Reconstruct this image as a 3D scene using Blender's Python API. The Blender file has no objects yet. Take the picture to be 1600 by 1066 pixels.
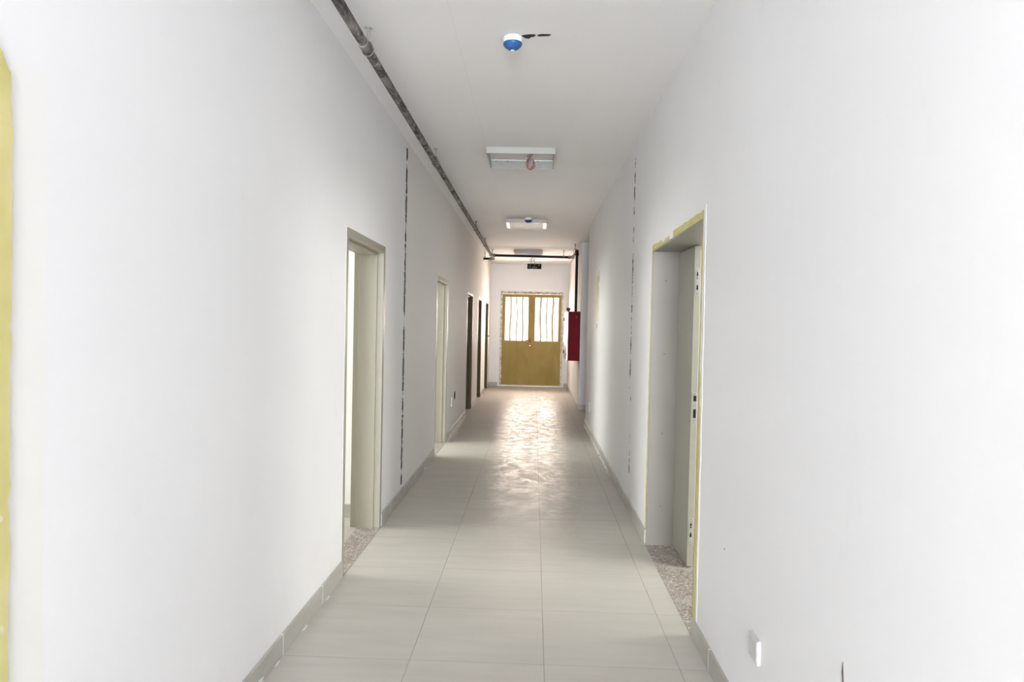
import bpy, bmesh, math, random
from mathutils import Vector, Matrix
random.seed(7)
C = bpy.context.scene.collection
scn = bpy.context.scene
H = 1.5                      # lens height above the floor; corridor runs along +Y

# ------------------------------------------------------------------ camera
F_PX, YAW, PITCH, ROLL = 1114.06, 0.0307, -0.02114, 0.02151
cd = bpy.data.cameras.new('camera'); cam = bpy.data.objects.new('camera', cd); C.objects.link(cam)
cd.sensor_width = 36.0; cd.lens = F_PX / 1600 * 36; cd.clip_start = 0.05; cd.clip_end = 200
_f = Vector((-math.sin(YAW)*math.cos(PITCH), math.cos(YAW)*math.cos(PITCH), math.sin(PITCH)))
_r0 = Vector((math.cos(YAW), math.sin(YAW), 0)); _u0 = _r0.cross(_f)
_r = _r0*math.cos(ROLL) + _u0*math.sin(ROLL); _u = -_r0*math.sin(ROLL) + _u0*math.cos(ROLL)
_m = Matrix((_r, _u, -_f)).transposed().to_4x4(); _m.translation = (0, 0, H)
cam.matrix_world = _m
scn.camera = cam

# ------------------------------------------------------------------ world, lights, exposure
w = bpy.data.worlds.new('sky'); scn.world = w; w.use_nodes = True
w.node_tree.nodes['Background'].inputs[0].default_value = (1.0, 0.985, 0.96, 1)
w.node_tree.nodes['Background'].inputs[1].default_value = 0.8
scn.view_settings.view_transform = 'Standard'; scn.view_settings.look = 'None'
scn.view_settings.gamma = 1; scn.view_settings.exposure = 1.4
scn.view_settings.use_curve_mapping = False

def area(name, loc, aim, sx, sy, power, col):
    l = bpy.data.lights.new(name, 'AREA'); l.shape = 'RECTANGLE'; l.size = sx; l.size_y = sy
    l.energy = power; l.color = col
    o = bpy.data.objects.new(name, l); C.objects.link(o); o.location = loc
    o.rotation_euler = (Vector(aim) - Vector(loc)).to_track_quat('-Z', 'Y').to_euler()
    return o
# daylight behind the far double door
area('daylight_end_door', (-0.07, 18.9, 2.3), (-0.07, 17.6, 2.2), 5.0, 4.2, 900, (1.0, 0.84, 0.74))
# daylight reaching the photographer's end of the corridor from behind
area('daylight_behind', (-0.15, -7.9, 1.60), (-0.15, 4.0, 1.75), 1.8, 2.7, 430, (0.86, 0.895, 1.0))
# bounced light off the ceiling just behind the photographer
area('ceiling_bounce', (-0.15, -1.3, 2.95), (-0.15, -0.2, 1.0), 1.7, 2.2, 22, (0.86, 0.895, 1.0))
# daylight at the windows of the side rooms
ROOMS = [(0.90, 2, 'L'), (4.66, 36, 'L'), (8.0, 64, 'L'), (12.2, 5, 'L'), (14.4, 6, 'L'), (16.5, 6, 'L')]
for i, (yc, pw, s) in enumerate(ROOMS):
    area('daylight_room', (-4.55, yc, 1.75), (0, yc, 0.9), 2.6 if yc == 8.0 else 1.3, 1.3, pw, (0.97, 1.0, 0.96) if yc < 10 else (1.0, .88, .80))
area('daylight_room', (4.6, 3.7, 1.75), (0, 4.5, 0.9), 2.6, 1.4, 60, (0.99, 1.0, 0.96))

# ------------------------------------------------------------------ helpers
def bx(bm, x0, x1, y0, y1, z0, z1):
    g = bmesh.ops.create_cube(bm, size=1)['verts']
    bmesh.ops.scale(bm, vec=(x1-x0, y1-y0, z1-z0), verts=g)
    bmesh.ops.translate(bm, vec=((x0+x1)/2, (y0+y1)/2, (z0+z1)/2), verts=g)
    return g
def cyl(bm, p, q, r, n=20, r2=None):
    p, q = Vector(p), Vector(q); d = q-p
    g = bmesh.ops.create_cone(bm, cap_ends=True, segments=n, radius1=r, radius2=r if r2 is None else r2, depth=d.length)['verts']
    M = Matrix.Translation((p+q)/2) @ d.to_track_quat('Z', 'Y').to_matrix().to_4x4()
    bmesh.ops.transform(bm, matrix=M, verts=g)
def tube(bm, pts, r, n=10, closed=False):
    pts = [Vector(p) for p in pts]; rings = []; N = len(pts)
    up = Vector((0.13, 0.31, 0.94)).normalized()
    for i, p in enumerate(pts):
        a = pts[(i-1) % N] if (closed or i) else p; b = pts[(i+1) % N] if (closed or i < N-1) else p
        t = (b-a).normalized(); s = t.cross(up)
        if s.length < 1e-3: s = t.cross(Vector((1, 0, 0)))
        s.normalize(); up = s.cross(t).normalized()
        rings.append([bm.verts.new(p + (s*math.cos(2*math.pi*k/n) + up*math.sin(2*math.pi*k/n))*r) for k in range(n)])
    for i in range(N if closed else N-1):
        A, B = rings[i], rings[(i+1) % N]
        for k in range(n): bm.faces.new((A[k], A[(k+1) % n], B[(k+1) % n], B[k]))
    if not closed:
        bm.faces.new(rings[0]); bm.faces.new(rings[-1])
def lathe(bm, c, prof, n=32):
    rings = []
    for r, z in prof:
        rings.append([bm.verts.new((c[0]+r*math.cos(2*math.pi*k/n), c[1]+r*math.sin(2*math.pi*k/n), c[2]+z)) for k in range(n)])
    for A, B in zip(rings, rings[1:]):
        for k in range(n): bm.faces.new((A[k], A[(k+1) % n], B[(k+1) % n], B[k]))
    bm.faces.new(rings[0]); bm.faces.new(rings[-1])
def prism(bm, poly, axis, a, b):
    """extrude a 2-D polygon along one axis from a to b"""
    def P(u, v, t): return {'x': (t, u, v), 'y': (u, t, v), 'z': (u, v, t)}[axis]
    A = [bm.verts.new(P(u, v, a)) for u, v in poly]; B = [bm.verts.new(P(u, v, b)) for u, v in poly]
    n = len(poly); bm.faces.new(A); bm.faces.new(B)
    for k in range(n): bm.faces.new((A[k], A[(k+1) % n], B[(k+1) % n], B[k]))
def obj(name, bm, m, parent=None, bevel=0, smooth=False):
    bmesh.ops.recalc_face_normals(bm, faces=bm.faces)
    me = bpy.data.meshes.new(name); bm.to_mesh(me); bm.free()
    me.materials.append(m)
    if smooth:
        for p in me.polygons: p.use_smooth = True
        try: me.set_sharp_from_angle(angle=math.radians(38))
        except Exception: pass
    o = bpy.data.objects.new(name, me); C.objects.link(o)
    if parent is not None:
        o.parent = parent; o.matrix_parent_inverse = Matrix.Translation(parent.location).inverted()
    if bevel:
        b = o.modifiers.new('bevel', 'BEVEL'); b.width = bevel; b.segments = 2; b.limit_method = 'ANGLE'
    return o
def thing(name, label, cat, loc, group=None):
    o = bpy.data.objects.new(name, None); C.objects.link(o); o.location = loc; o.empty_display_size = .1
    o['label'] = label; o['category'] = cat
    if group: o['group'] = group
    return o
def tag(o, label, cat, group=None):
    o['label'] = label; o['category'] = cat
    if group: o['group'] = group
    return o
def pieces(name, bm, m, parent=None, bevel=0, smooth=False):
    """link every loose island of bm as an object of its own"""
    bm.verts.ensure_lookup_table(); left = set(bm.verts); out = []
    while left:
        st = [next(iter(left))]; isl = set(st)
        while st:
            for e_ in st.pop().link_edges:
                for v in e_.verts:
                    if v not in isl: isl.add(v); st.append(v)
        left -= isl; nb = bmesh.new(); mp = {v: nb.verts.new(v.co) for v in isl}
        for f in bm.faces:
            if f.verts[0] in isl: nb.faces.new([mp[v] for v in f.verts])
        out.append(obj(name, nb, m, parent, bevel, smooth))
    bm.free(); return out
def struct(o, label=None, cat=None):
    o['kind'] = 'structure'
    if label: o['label'] = label
    if cat: o['category'] = cat
    return o
def sempty(name, loc, label, cat):
    o = thing(name, label, cat, loc); o['kind'] = 'structure'; return o

# ------------------------------------------------------------------ materials
class NT:
    def __init__(s, name):
        s.m = bpy.data.materials.new(name); s.m.use_nodes = True; s.t = s.m.node_tree
        s.b = s.t.nodes['Principled BSDF']; s._c = None
    def n(s, typ, **kw):
        x = s.t.nodes.new(typ)
        for k, v in kw.items(): setattr(x, k, v)
        return x
    def l(s, a, b): s.t.links.new(a, b)
    def co(s):
        if s._c is None:
            g = s.n('ShaderNodeNewGeometry'); sp = s.n('ShaderNodeSeparateXYZ'); s.l(g.outputs['Position'], sp.inputs[0])
            s._c = (g.outputs['Position'], sp.outputs[0], sp.outputs[1], sp.outputs[2])
        return s._c
    def m_(s, op, a, b=None, c=None):
        x = s.n('ShaderNodeMath', operation=op)
        for i, v in enumerate((a, b, c)):
            if v is None: continue
            if isinstance(v, (int, float)): x.inputs[i].default_value = v
            else: s.l(v, x.inputs[i])
        return x.outputs[0]
    def noise(s, scale, detail=4, rough=.5, stretch=(1, 1, 1), dist=0):
        mp = s.n('ShaderNodeMapping'); mp.inputs['Scale'].default_value = stretch; s.l(s.co()[0], mp.inputs[0])
        x = s.n('ShaderNodeTexNoise'); x.inputs['Scale'].default_value = scale; x.inputs['Detail'].default_value = detail
        x.inputs['Roughness'].default_value = rough; x.inputs['Distortion'].default_value = dist
        s.l(mp.outputs[0], x.inputs['Vector']); return x.outputs[0]
    def mix(s, f, a, b):
        x = s.n('ShaderNodeMix', data_type='RGBA')
        for i, v in ((0, f), (6, a), (7, b)):
            if isinstance(v, (int, float)): x.inputs[i].default_value = v
            elif isinstance(v, tuple): x.inputs[i].default_value = (*v, 1)
            else: s.l(v, x.inputs[i])
        return x.outputs[2]
    def ramp(s, f, lo, hi, a=0, b=1):
        x = s.n('ShaderNodeMapRange'); x.clamp = True
        s.l(f, x.inputs[0]); x.inputs[1].default_value = lo; x.inputs[2].default_value = hi
        x.inputs[3].default_value = a; x.inputs[4].default_value = b; return x.outputs[0]
    def bump(s, h, strength, dist=.01):
        x = s.n('ShaderNodeBump'); x.inputs['Strength'].default_value = strength; x.inputs['Distance'].default_value = dist
        s.l(h, x.inputs['Height']); s.l(x.outputs[0], s.b.inputs['Normal'])
    def out(s, col=None, rough=None, metal=None):
        for k, v in (('Base Color', col), ('Roughness', rough), ('Metallic', metal)):
            if v is None: continue
            if isinstance(v, tuple): s.b.inputs[k].default_value = (*v, 1)
            elif isinstance(v, (int, float)): s.b.inputs[k].default_value = v
            else: s.l(v, s.b.inputs[k])
        return s.m
def simple(name, col, rough=.5, metal=0, var=.12, scale=12, spec=None):
    t = NT(name); c2 = tuple(c*(1-var) for c in col)
    if spec is not None: t.b.inputs['Specular IOR Level'].default_value = spec
    return t.out(t.mix(t.ramp(t.noise(scale), .3, .7), col, c2), rough, metal)

def plaster(name, base, cracks=(), extra=None):
    t = NT(name); P, X, Y, Z = t.co()
    col = t.mix(t.ramp(t.noise(1.3, 3), .3, .75), base, tuple(c*.965 for c in base))
    grime = t.ramp(t.noise(9, 5, .6, (1, .6, .3)), .63, .8)           # faint scuffs
    col = t.mix(t.m_('MULTIPLY', grime, .10), col, (.55, .52, .46))
    low = t.m_('MULTIPLY', t.ramp(Z, .42, .08), t.ramp(t.noise(4, 4), .35, .75))  # dirt above the skirting
    col = t.mix(t.m_('MULTIPLY', low, .22), col, (.66, .60, .53))
    if extra: col = extra(t, col)
    for (yc, hw, z0, z1, gap, sd) in cracks:
        wv = t.n('ShaderNodeTexNoise', noise_dimensions='1D'); wv.inputs['Scale'].default_value = 14; wv.inputs['Detail'].default_value = 5
        t.l(t.m_('ADD', Z, sd), wv.inputs['W'])
        w2 = t.n('ShaderNodeTexNoise', noise_dimensions='1D'); w2.inputs['Scale'].default_value = 5; w2.inputs['Detail'].default_value = 6; w2.inputs['Roughness'].default_value = .75
        t.l(t.m_('ADD', Z, sd+31.7), w2.inputs['W'])
        ctr = t.m_('ADD', t.m_('MULTIPLY', t.m_('SUBTRACT', wv.outputs[0], .5), .04), yc)
        d = t.m_('ABSOLUTE', t.m_('SUBTRACT', Y, ctr))
        wd = t.m_('MULTIPLY', t.ramp(w2.outputs[0], gap, gap+.12), hw)
        mk = t.m_('LESS_THAN', d, wd)
        mk = t.m_('MULTIPLY', mk, t.m_('GREATER_THAN', Z, z0)); mk = t.m_('MULTIPLY', mk, t.m_('LESS_THAN', Z, z1))
        col = t.mix(mk, col, (.035, .032, .03))
    t.bump(t.noise(60, 4, .6), .06, .004)
    return t.out(col, .75)

WHITE = (.87, .865, .855)
def cream_patch(t, col):
    P, X, Y, Z = t.co()
    e = t.m_('ADD', 1.58, t.m_('MULTIPLY', t.m_('SUBTRACT', t.noise(2.5, 3), .5), .05))
    mk = t.m_('MULTIPLY', t.m_('LESS_THAN', Y, e), t.m_('LESS_THAN', Z, 2.03))
    col = t.mix(t.m_('GREATER_THAN', Y, 6.015), col, (.86, .835, .80))
    return t.mix(mk, col, (.86, .845, .80))
M_wall_left = plaster('white_plaster_left', WHITE, [(6.015, .034, .13, 2.98, .38, 3.1)], cream_patch)
M_wall_right = plaster('white_plaster_right', WHITE, [(5.97, .030, 1.0, 2.97, .46, 9.4), (5.90, .022, .22, 1.0, .50, 4.4)])
M_wall = plaster('white_plaster', WHITE)
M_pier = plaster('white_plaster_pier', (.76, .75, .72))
def ceil_seam(t, col):
    P, X, Y, Z = t.co()
    d = t.m_('ABSOLUTE', t.m_('SUBTRACT', X, t.m_('ADD', -.447, t.m_('MULTIPLY', t.m_('SUBTRACT', t.noise(3, 3), .5), .02))))
    col = t.mix(t.m_('MULTIPLY', t.m_('LESS_THAN', d, .0022), .13), col, (.45, .43, .40))
    return col
M_ceil = plaster('ceiling_plaster', (.855, .845, .825), (), ceil_seam)

def tiles():
    t = NT('polished_floor_tile'); P, X, Y, Z = t.co()
    T, x0, y0 = .59917, .07586, 3.73623
    fx = t.m_('DIVIDE', t.m_('SUBTRACT', X, x0), T); fy = t.m_('DIVIDE', t.m_('SUBTRACT', Y, y0), T)
    ix = t.m_('FLOOR', fx); iy = t.m_('FLOOR', fy)
    def edge(f):
        a = t.m_('SUBTRACT', f, t.m_('FLOOR', f)); return t.m_('MULTIPLY', t.m_('MINIMUM', a, t.m_('SUBTRACT', 1, a)), T)
    ex, ey = edge(fx), edge(fy)
    cid = t.n('ShaderNodeTexWhiteNoise', noise_dimensions='2D'); cb = t.n('ShaderNodeCombineXYZ')
    t.l(ix, cb.inputs[0]); t.l(iy, cb.inputs[1]); t.l(cb.outputs[0], cid.inputs['Vector'])
    # streaked stone figure, offset tile by tile
    off = t.n('ShaderNodeVectorMath', operation='MULTIPLY_ADD'); t.l(cid.outputs['Color'], off.inputs[0]); off.inputs[1].default_value = (7, 7, 7); t.l(P, off.inputs[2])
    mp = t.n('ShaderNodeMapping'); mp.inputs['Scale'].default_value = (1.1, 7.5, 1); t.l(off.outputs[0], mp.inputs[0])
    ns = t.n('ShaderNodeTexNoise'); ns.inputs['Scale'].default_value = 1.6; ns.inputs['Detail'].default_value = 7; ns.inputs['Roughness'].default_value = .6; ns.inputs['Distortion'].default_value = 0
    t.l(mp.outputs[0], ns.inputs['Vector'])
    col = t.mix(t.ramp(ns.outputs[0], .28, .74), (.465, .435, .38), (.54, .512, .455))
    col = t.mix(t.ramp(cid.outputs['Value'], 0, 1, 0, .35), col, (.53, .51, .46))
    dust = t.ramp(t.noise(2.2, 6, .62, (1, .8, 1), .6), .40, .72)
    lane = t.ramp(t.m_('ABSOLUTE', t.m_('SUBTRACT', X, .02)), .62, .30)
    lane = t.m_('MULTIPLY', lane, t.ramp(Y, 4.4, 7.2))
    dust_mid = t.m_('MULTIPLY', t.m_('MULTIPLY', dust, 1.0), t.ramp(t.m_('ABSOLUTE', t.m_('SUBTRACT', X, .10)), .75, .25))
    col = t.mix(t.m_('MULTIPLY', dust_mid, .12), col, (.66, .635, .60))
    n = t.noise(1.1, 2)
    jx = t.m_('MULTIPLY', t.m_('LESS_THAN', ex, .0022), t.ramp(n, .25, .6, .35, .9)); jy = t.m_('MULTIPLY', t.m_('LESS_THAN', ey, .0024), t.ramp(n, .3, .65, .15, .7))
    j = t.m_('MAXIMUM', jx, jy)
    col = t.mix(t.m_('MULTIPLY', j, .8), col, (.18, .165, .14))
    # worn, dusty middle lane scatters more than the clean sides
    rg = t.m_('ADD', .30, t.m_('MULTIPLY', lane, .04))
    h = t.m_('MULTIPLY', t.noise(9, 5, .6, (1, .8, 1), .7), t.m_('MULTIPLY', lane, 1.0))
    t.bump(h, .48, .012)
    # dusty polish: a thin glossy share over a matt stone
    m = t.out(col, .8); out = t.t.nodes['Material Output']; nrm = t.b.inputs['Normal'].links[0].from_socket
    t.b.inputs['Specular IOR Level'].default_value = 0
    gl = t.n('ShaderNodeBsdfGlossy'); t.l(rg, gl.inputs['Roughness']); t.l(nrm, gl.inputs['Normal'])
    gl.inputs['Color'].default_value = (1, .98, .95, 1)
    mx = t.n('ShaderNodeMixShader')
    patch = t.ramp(t.noise(8, 6, .68, (1, .9, 1), .9), .44, .60, .0, .19)
    fac = t.m_('ADD', .075, t.m_('MULTIPLY', lane, patch))
    t.l(fac, mx.inputs[0]); t.l(t.b.outputs[0], mx.inputs[1]); t.l(gl.outputs[0], mx.inputs[2]); t.l(mx.outputs[0], out.inputs[0])
    return m
M_tile = tiles()

def terrazzo():
    t = NT('speckled_terrazzo'); P = t.co()[0]
    v = t.n('ShaderNodeTexVoronoi'); v.inputs['Scale'].default_value = 150; t.l(P, v.inputs['Vector'])
    sp = t.n('ShaderNodeSeparateColor'); t.l(v.outputs['Color'], sp.inputs[0])
    col = t.mix(t.ramp(sp.outputs[0], .1, .9), (.20, .155, .13), (.41, .36, .315))
    col = t.mix(t.m_('GREATER_THAN', sp.outputs[1], .86), col, (.62, .60, .56))
    col = t.mix(t.ramp(t.noise(7, 5), .5, .7, 0, .5), col, (.55, .53, .49))
    return t.out(col, .6)
M_terrazzo = terrazzo()
def skirt(name, c1, c2):
    t = NT(name); P, X, Y, Z = t.co()
    col = t.mix(t.ramp(t.noise(3, 6, .6, (1, 1, 3), .8), .32, .68), c1, c2)
    f = t.m_('DIVIDE', t.m_('SUBTRACT', Y, 3.727), .597); a = t.m_('SUBTRACT', f, t.m_('FLOOR', f))
    e = t.m_('MINIMUM', a, t.m_('SUBTRACT', 1, a))
    col = t.mix(t.m_('LESS_THAN', e, .009), col, (.74, .735, .70))
    return t.out(col, .35)
M_skirt = skirt('skirting_tile', (.39, .372, .33), (.49, .475, .425))

def metal_frame(name, c, dirt=.5):
    t = NT(name); col = t.mix(t.ramp(t.noise(2.2, 4), .3, .7), c, tuple(v*.93 for v in c))
    col = t.mix(t.m_('MULTIPLY', t.ramp(t.noise(11, 6, .65, (1, 1, .5)), .58, .78), dirt), col, (.30, .26, .19))
    col = t.mix(t.m_('MULTIPLY', t.ramp(t.noise(16, 3, .6), .72, .80), .5), col, (.66, .65, .60))
    if c[0] < .15: t.b.inputs['Specular IOR Level'].default_value = .08
    return t.out(col, .42)
M_frame = metal_frame('grey_green_door_steel', (.34, .318, .245))
M_frame_clean = metal_frame('grey_door_steel', (.262, .247, .208), .08)
M_frame_shaded = metal_frame('grey_green_door_steel_shaded', (.12, .088, .055))  # same door steel, with the shade of the far doorways put into its colour
M_leaf_edge = simple('pale_leaf_edge_steel', (.56, .56, .47), .4, var=.05)

def yellow():
    t = NT('yellow_primer'); col = t.mix(t.ramp(t.noise(5, 5), .3, .7), (.58, .52, .18), (.67, .61, .28))
    return t.out(t.mix(t.ramp(t.noise(22, 4), .66, .72, 0, .8), col, (.75, .72, .60)), .6)
M_yellow = yellow()
def film():
    t = NT('golden_door_film'); P, X, Y, Z = t.co()
    col = t.mix(t.ramp(t.noise(1.6, 4, .55, (1.4, 1, .6)), .3, .72), (.30, .205, .045), (.38, .285, .09))
    col = t.mix(t.ramp(t.noise(3.5, 6, .6, (1, 1, .35), .6), .55, .78, 0, .6), col, (.42, .35, .17))
    t.b.inputs['Specular IOR Level'].default_value = .2
    return t.out(col, .5)
M_film = film()
def film_bar():
    t = NT('translucent_bar_film'); col = t.mix(t.ramp(t.noise(4, 4), .35, .65), (.42, .31, .14), (.50, .40, .24))
    t.b.inputs['Transmission Weight'].default_value = 0.0
    return t.out(col, .4)
M_bar = film_bar()
def dirty_plaster():
    t = NT('rough_mortar'); c = t.mix(t.ramp(t.noise(14, 6, .7), .40, .60), (.33, .285, .225), (.70, .66, .60))
    t.bump(t.noise(25, 5), .6, .01); return t.out(c, .8)
M_mortar = dirty_plaster()
def glass():
    m = bpy.data.materials.new('clear_glass'); m.use_nodes = True; t = m.node_tree; t.nodes.clear()
    o = t.nodes.new('ShaderNodeOutputMaterial'); mx = t.nodes.new('ShaderNodeMixShader'); tr = t.nodes.new('ShaderNodeBsdfTransparent')
    gl = t.nodes.new('ShaderNodeBsdfGlossy'); gl.inputs['Roughness'].default_value = .03; fr = t.nodes.new('ShaderNodeFresnel'); fr.inputs[0].default_value = 1.3
    t.links.new(fr.outputs[0], mx.inputs[0]); t.links.new(tr.outputs[0], mx.inputs[1]); t.links.new(gl.outputs[0], mx.inputs[2]); t.links.new(mx.outputs[0], o.inputs[0])
    return m
M_glass = glass()
M_steel = simple('bright_steel', (.72, .72, .70), .25, 1, .1, 40)
M_plate = simple('white_metal_plate', (.74, .75, .72), .28, .4, .06, 30)
M_cover = simple('off_white_plastic', (.62, .61, .59), .6, 0, .03, spec=.2)
M_dark = simple('dark_recess', (.03, .028, .025), .8)
M_hole = simple('black_hole', (.012, .011, .010), .9)
M_white_pl = simple('white_plastic', (.80, .80, .79), .35, 0, .03)
M_blue = simple('blue_plastic_cap', (.018, .10, .29), .35, 0, .08)
M_blue2 = simple('deep_blue_plastic_cap', (.02, .03, .22), .35, 0, .08)
M_lightpaint = simple('white_fixture_paint', (.43, .43, .39), .6, 0, .04, spec=.2)
M_lightdim = simple('grey_fixture_paint', (.42, .39, .34), .4, 0, .04)
M_diff = simple('fixture_diffuser', (.90, .86, .82), .6, 0, .03)
M_galv = simple('galvanised_steel', (.78, .82, .83), .35, .35, .15, 25)
M_copper = simple('copper_brown_wire', (.34, .16, .11), .45, .2, .3, 60)
M_wire = simple('grey_wire', (.36, .31, .28), .5, 0, .35, 60)
M_red = simple('oxblood_red_enamel', (.185, .012, .016), .6, 0, .15, 5, spec=.08)
M_redlip = simple('rust_red_paint', (.42, .09, .03), .7, spec=.1)
M_black = simple('black_rubber', (.02, .018, .016), .5)
M_sign = simple('dark_green_sign_panel', (.008, .014, .006), .6, 0, .3, spec=.1)
M_mark = simple('faded_green_marking', (.12, .20, .10), .5)
M_markw = simple('pale_marking', (.42, .46, .38), .5)
def pipe_mat(name, dark, light, lo, hi):
    t = NT(name); k = t.ramp(t.noise(13, 6, .7, (1, .45, 1), .5), lo, hi)
    col = t.mix(k, dark, light); col = t.mix(t.ramp(t.noise(34, 4, .6), .66, .70), col, (.66, .64, .60))
    t.b.inputs['Specular IOR Level'].default_value = .15
    return t.out(col, .75)
M_pipe = pipe_mat('dust_streaked_black_pipe', (.045, .043, .042), (.30, .285, .26), .40, .64)
M_pipe_far = pipe_mat('dusty_grey_pipe', (.10, .085, .07), (.22, .19, .16), .4, .65)
M_pipe_dark = simple('dark_painted_pipe', (.018, .012, .010), .6, 0, .3, spec=.2)
M_fit = simple('painted_pipe_fitting', (.20, .16, .13), .45, 0, .3, 40)
M_out = simple('pale_outside_ground', (.5, .5, .48), .8)

# ------------------------------------------------------------------ the shell
XL, XR, XR2, ZC = -1.1032, .8088, .835, 3.0377
YB, YE = -8.0, 17.664
WL, WR = XL-.207, XR+.277            # room sides of the corridor walls
DL = [(.36, 1.41), (4.125, 5.20), (8.0, 9.04), (11.66, 12.72), (13.93, 14.84), (16.02, 16.95)]
DT = 2.058
DR = (3.495, 4.95); DRT = 2.042
NY0, NY1 = 10.9, 12.95               # side passage on the right

def wall_y(bm, x0, x1, y0, y1, holes, z1=ZC):
    y = y0
    for a, b, zb, zt in sorted(holes):
        bx(bm, x0, x1, y, a, 0, z1)
        if zt < z1: bx(bm, x0, x1, a, b, zt, z1)
        if zb > 0: bx(bm, x0, x1, a, b, 0, zb)
        y = b
    bx(bm, x0, x1, y, y1, 0, z1)
bm = bmesh.new(); wall_y(bm, WL, XL, YB, YE, [(a, b, 0, DT) for a, b in DL])
wl = struct(obj('wall_left', bm, M_wall_left), 'white plastered left wall of the corridor with five door openings', 'wall')
bm = bmesh.new(); wall_y(bm, XR, WR, YB, NY0, [(DR[0], DR[1], 0, DRT)])
wr = struct(obj('wall_right', bm, M_wall_right), 'white plastered right wall of the corridor with a wide doorway', 'wall')
bm = bmesh.new(); bx(bm, XR2, XR2+.30, NY1, YE, 0, ZC)
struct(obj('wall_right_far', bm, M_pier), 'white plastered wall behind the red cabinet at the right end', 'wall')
EX0, EX1, EZ0, EZ1 = -.84, .70, .02, 2.357
bm = bmesh.new(); bx(bm, -5, EX0, YE, YE+.24, 0, ZC); bx(bm, EX1, 5, YE, YE+.24, 0, ZC); bx(bm, EX0, EX1, YE, YE+.24, EZ1, ZC)
struct(obj('wall_end', bm, M_wall), 'white end wall around the golden double door', 'wall')
bm = bmesh.new(); bx(bm, -5, 5, YB-.2, YB, 0, ZC)
struct(obj('wall_back', bm, M_wall), 'white wall behind the photographer', 'wall')
bm = bmesh.new(); bx(bm, -5.2, 5.2, YB-.3, YE+.24, -.12, 0)
struct(obj('floor', bm, M_tile), 'pale grey beige polished tile floor', 'floor')
bm = bmesh.new(); bx(bm, -5.2, 5.2, YB-.3, YE+.24, ZC, ZC+.15)
struct(obj('ceiling', bm, M_ceil), 'plain white plaster ceiling', 'ceiling')

# side rooms: outer walls with window openings, cross walls
bm = bmesh.new(); hs = [(yc-(1.3 if yc == 8.0 else .65), yc+(1.3 if yc == 8.0 else .65), 1.0, 2.4) for yc, _, s in ROOMS]
wall_y(bm, -4.9, -4.65, YB, YE, hs)
struct(obj('wall_room_left', bm, M_wall), 'outer wall of the rooms on the left', 'wall')
bm = bmesh.new(); wall_y(bm, 4.65, 4.9, YB, YE, [(2.4, 5.0, 1.0, 2.4)])
struct(obj('wall_room_right', bm, M_wall), 'outer wall of the room on the right', 'wall')
bm = bmesh.new()
for y in (-.4, 1.9, 5.43, 9.4, 13.0, 15.1, 17.25): bx(bm, -4.65, WL, y, y+.15, 0, ZC)
struct(obj('wall_partition_left', bm, M_wall), 'cream cross walls between the rooms on the left', 'wall')
bm = bmesh.new()
for y in (1.5, 5.4, NY0-.25): bx(bm, WR, 4.65, y, y+.25, 0, ZC)
bx(bm, XR2+.30, 4.65, NY1, NY1+.25, 0, ZC)
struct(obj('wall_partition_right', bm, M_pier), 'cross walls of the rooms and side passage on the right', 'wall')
wn = 1
for yc, _, s in ROOMS + [(3.7, 0, 'R')]:
    xa = -4.85 if s == 'L' else 4.70; hw = 1.3 if s == 'R' else 1.3 if yc == 8.0 else .65
    e = sempty('window_%d' % wn, (xa+.03, yc, 1.0), 'window in the outer wall of a side room', 'window'); wn += 1
    bm = bmesh.new()
    for a, b, c, d in ((yc-hw, yc+hw, 1.0, 1.05), (yc-hw, yc+hw, 2.35, 2.4), (yc-hw, yc-hw+.05, 1.05, 2.35), (yc+hw-.05, yc+hw, 1.05, 2.35), (yc-.025, yc+.025, 1.05, 2.35)):
        bx(bm, xa, xa+.06, a, b, c, d)
    obj('window_frame', bm, M_white_pl, e)
    bm = bmesh.new(); bx(bm, xa+.025, xa+.031, yc-hw+.05, yc+hw-.05, 1.05, 2.35); obj('pane', bm, M_glass, e)

# skirtings
SH, ST = .098, .012
bm = bmesh.new(); y = YB
for a, b in DL + [(YE, YE)]:
    bx(bm, XL, XL+ST, y, a, 0, SH); y = b
bb = struct(obj('baseboard_left', bm, M_skirt, bevel=.002), 'grey stone tile skirting along the left wall', 'baseboard')
bm = bmesh.new(); bx(bm, XR-ST, XR, YB, DR[0]-.02, 0, SH); bx(bm, XR-ST, XR, DR[1]+.02, NY0, 0, SH); bx(bm, XR-ST, WR, NY0, NY0+ST, 0, SH)
bbr = struct(obj('baseboard_right', bm, M_skirt, bevel=.002), 'grey stone tile skirting along the right wall', 'baseboard')
bm = bmesh.new(); bx(bm, XR2-ST, 4.6, NY1-ST, NY1, 0, SH); bx(bm, XR2-ST, XR2, NY1, YE, 0, SH)
struct(obj('baseboard_passage', bm, M_skirt, bevel=.002), 'grey tile skirting round the corner past the side passage', 'baseboard')
bm = bmesh.new(); bx(bm, XL, EX0-.05, YE-ST, YE, 0, SH); bx(bm, EX1+.05, XR2, YE-ST, YE, 0, SH)
struct(obj('baseboard_end', bm, M_skirt, bevel=.002), 'grey tile skirting beside the golden double door', 'baseboard')
bm = bmesh.new(); bx(bm, -4.65, WL, 5.43-ST, 5.43, 0, .10)
struct(obj('baseboard_room', bm, M_skirt, bevel=.002), 'grey skirting of the room seen through the nearest left doorway', 'baseboard')
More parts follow.
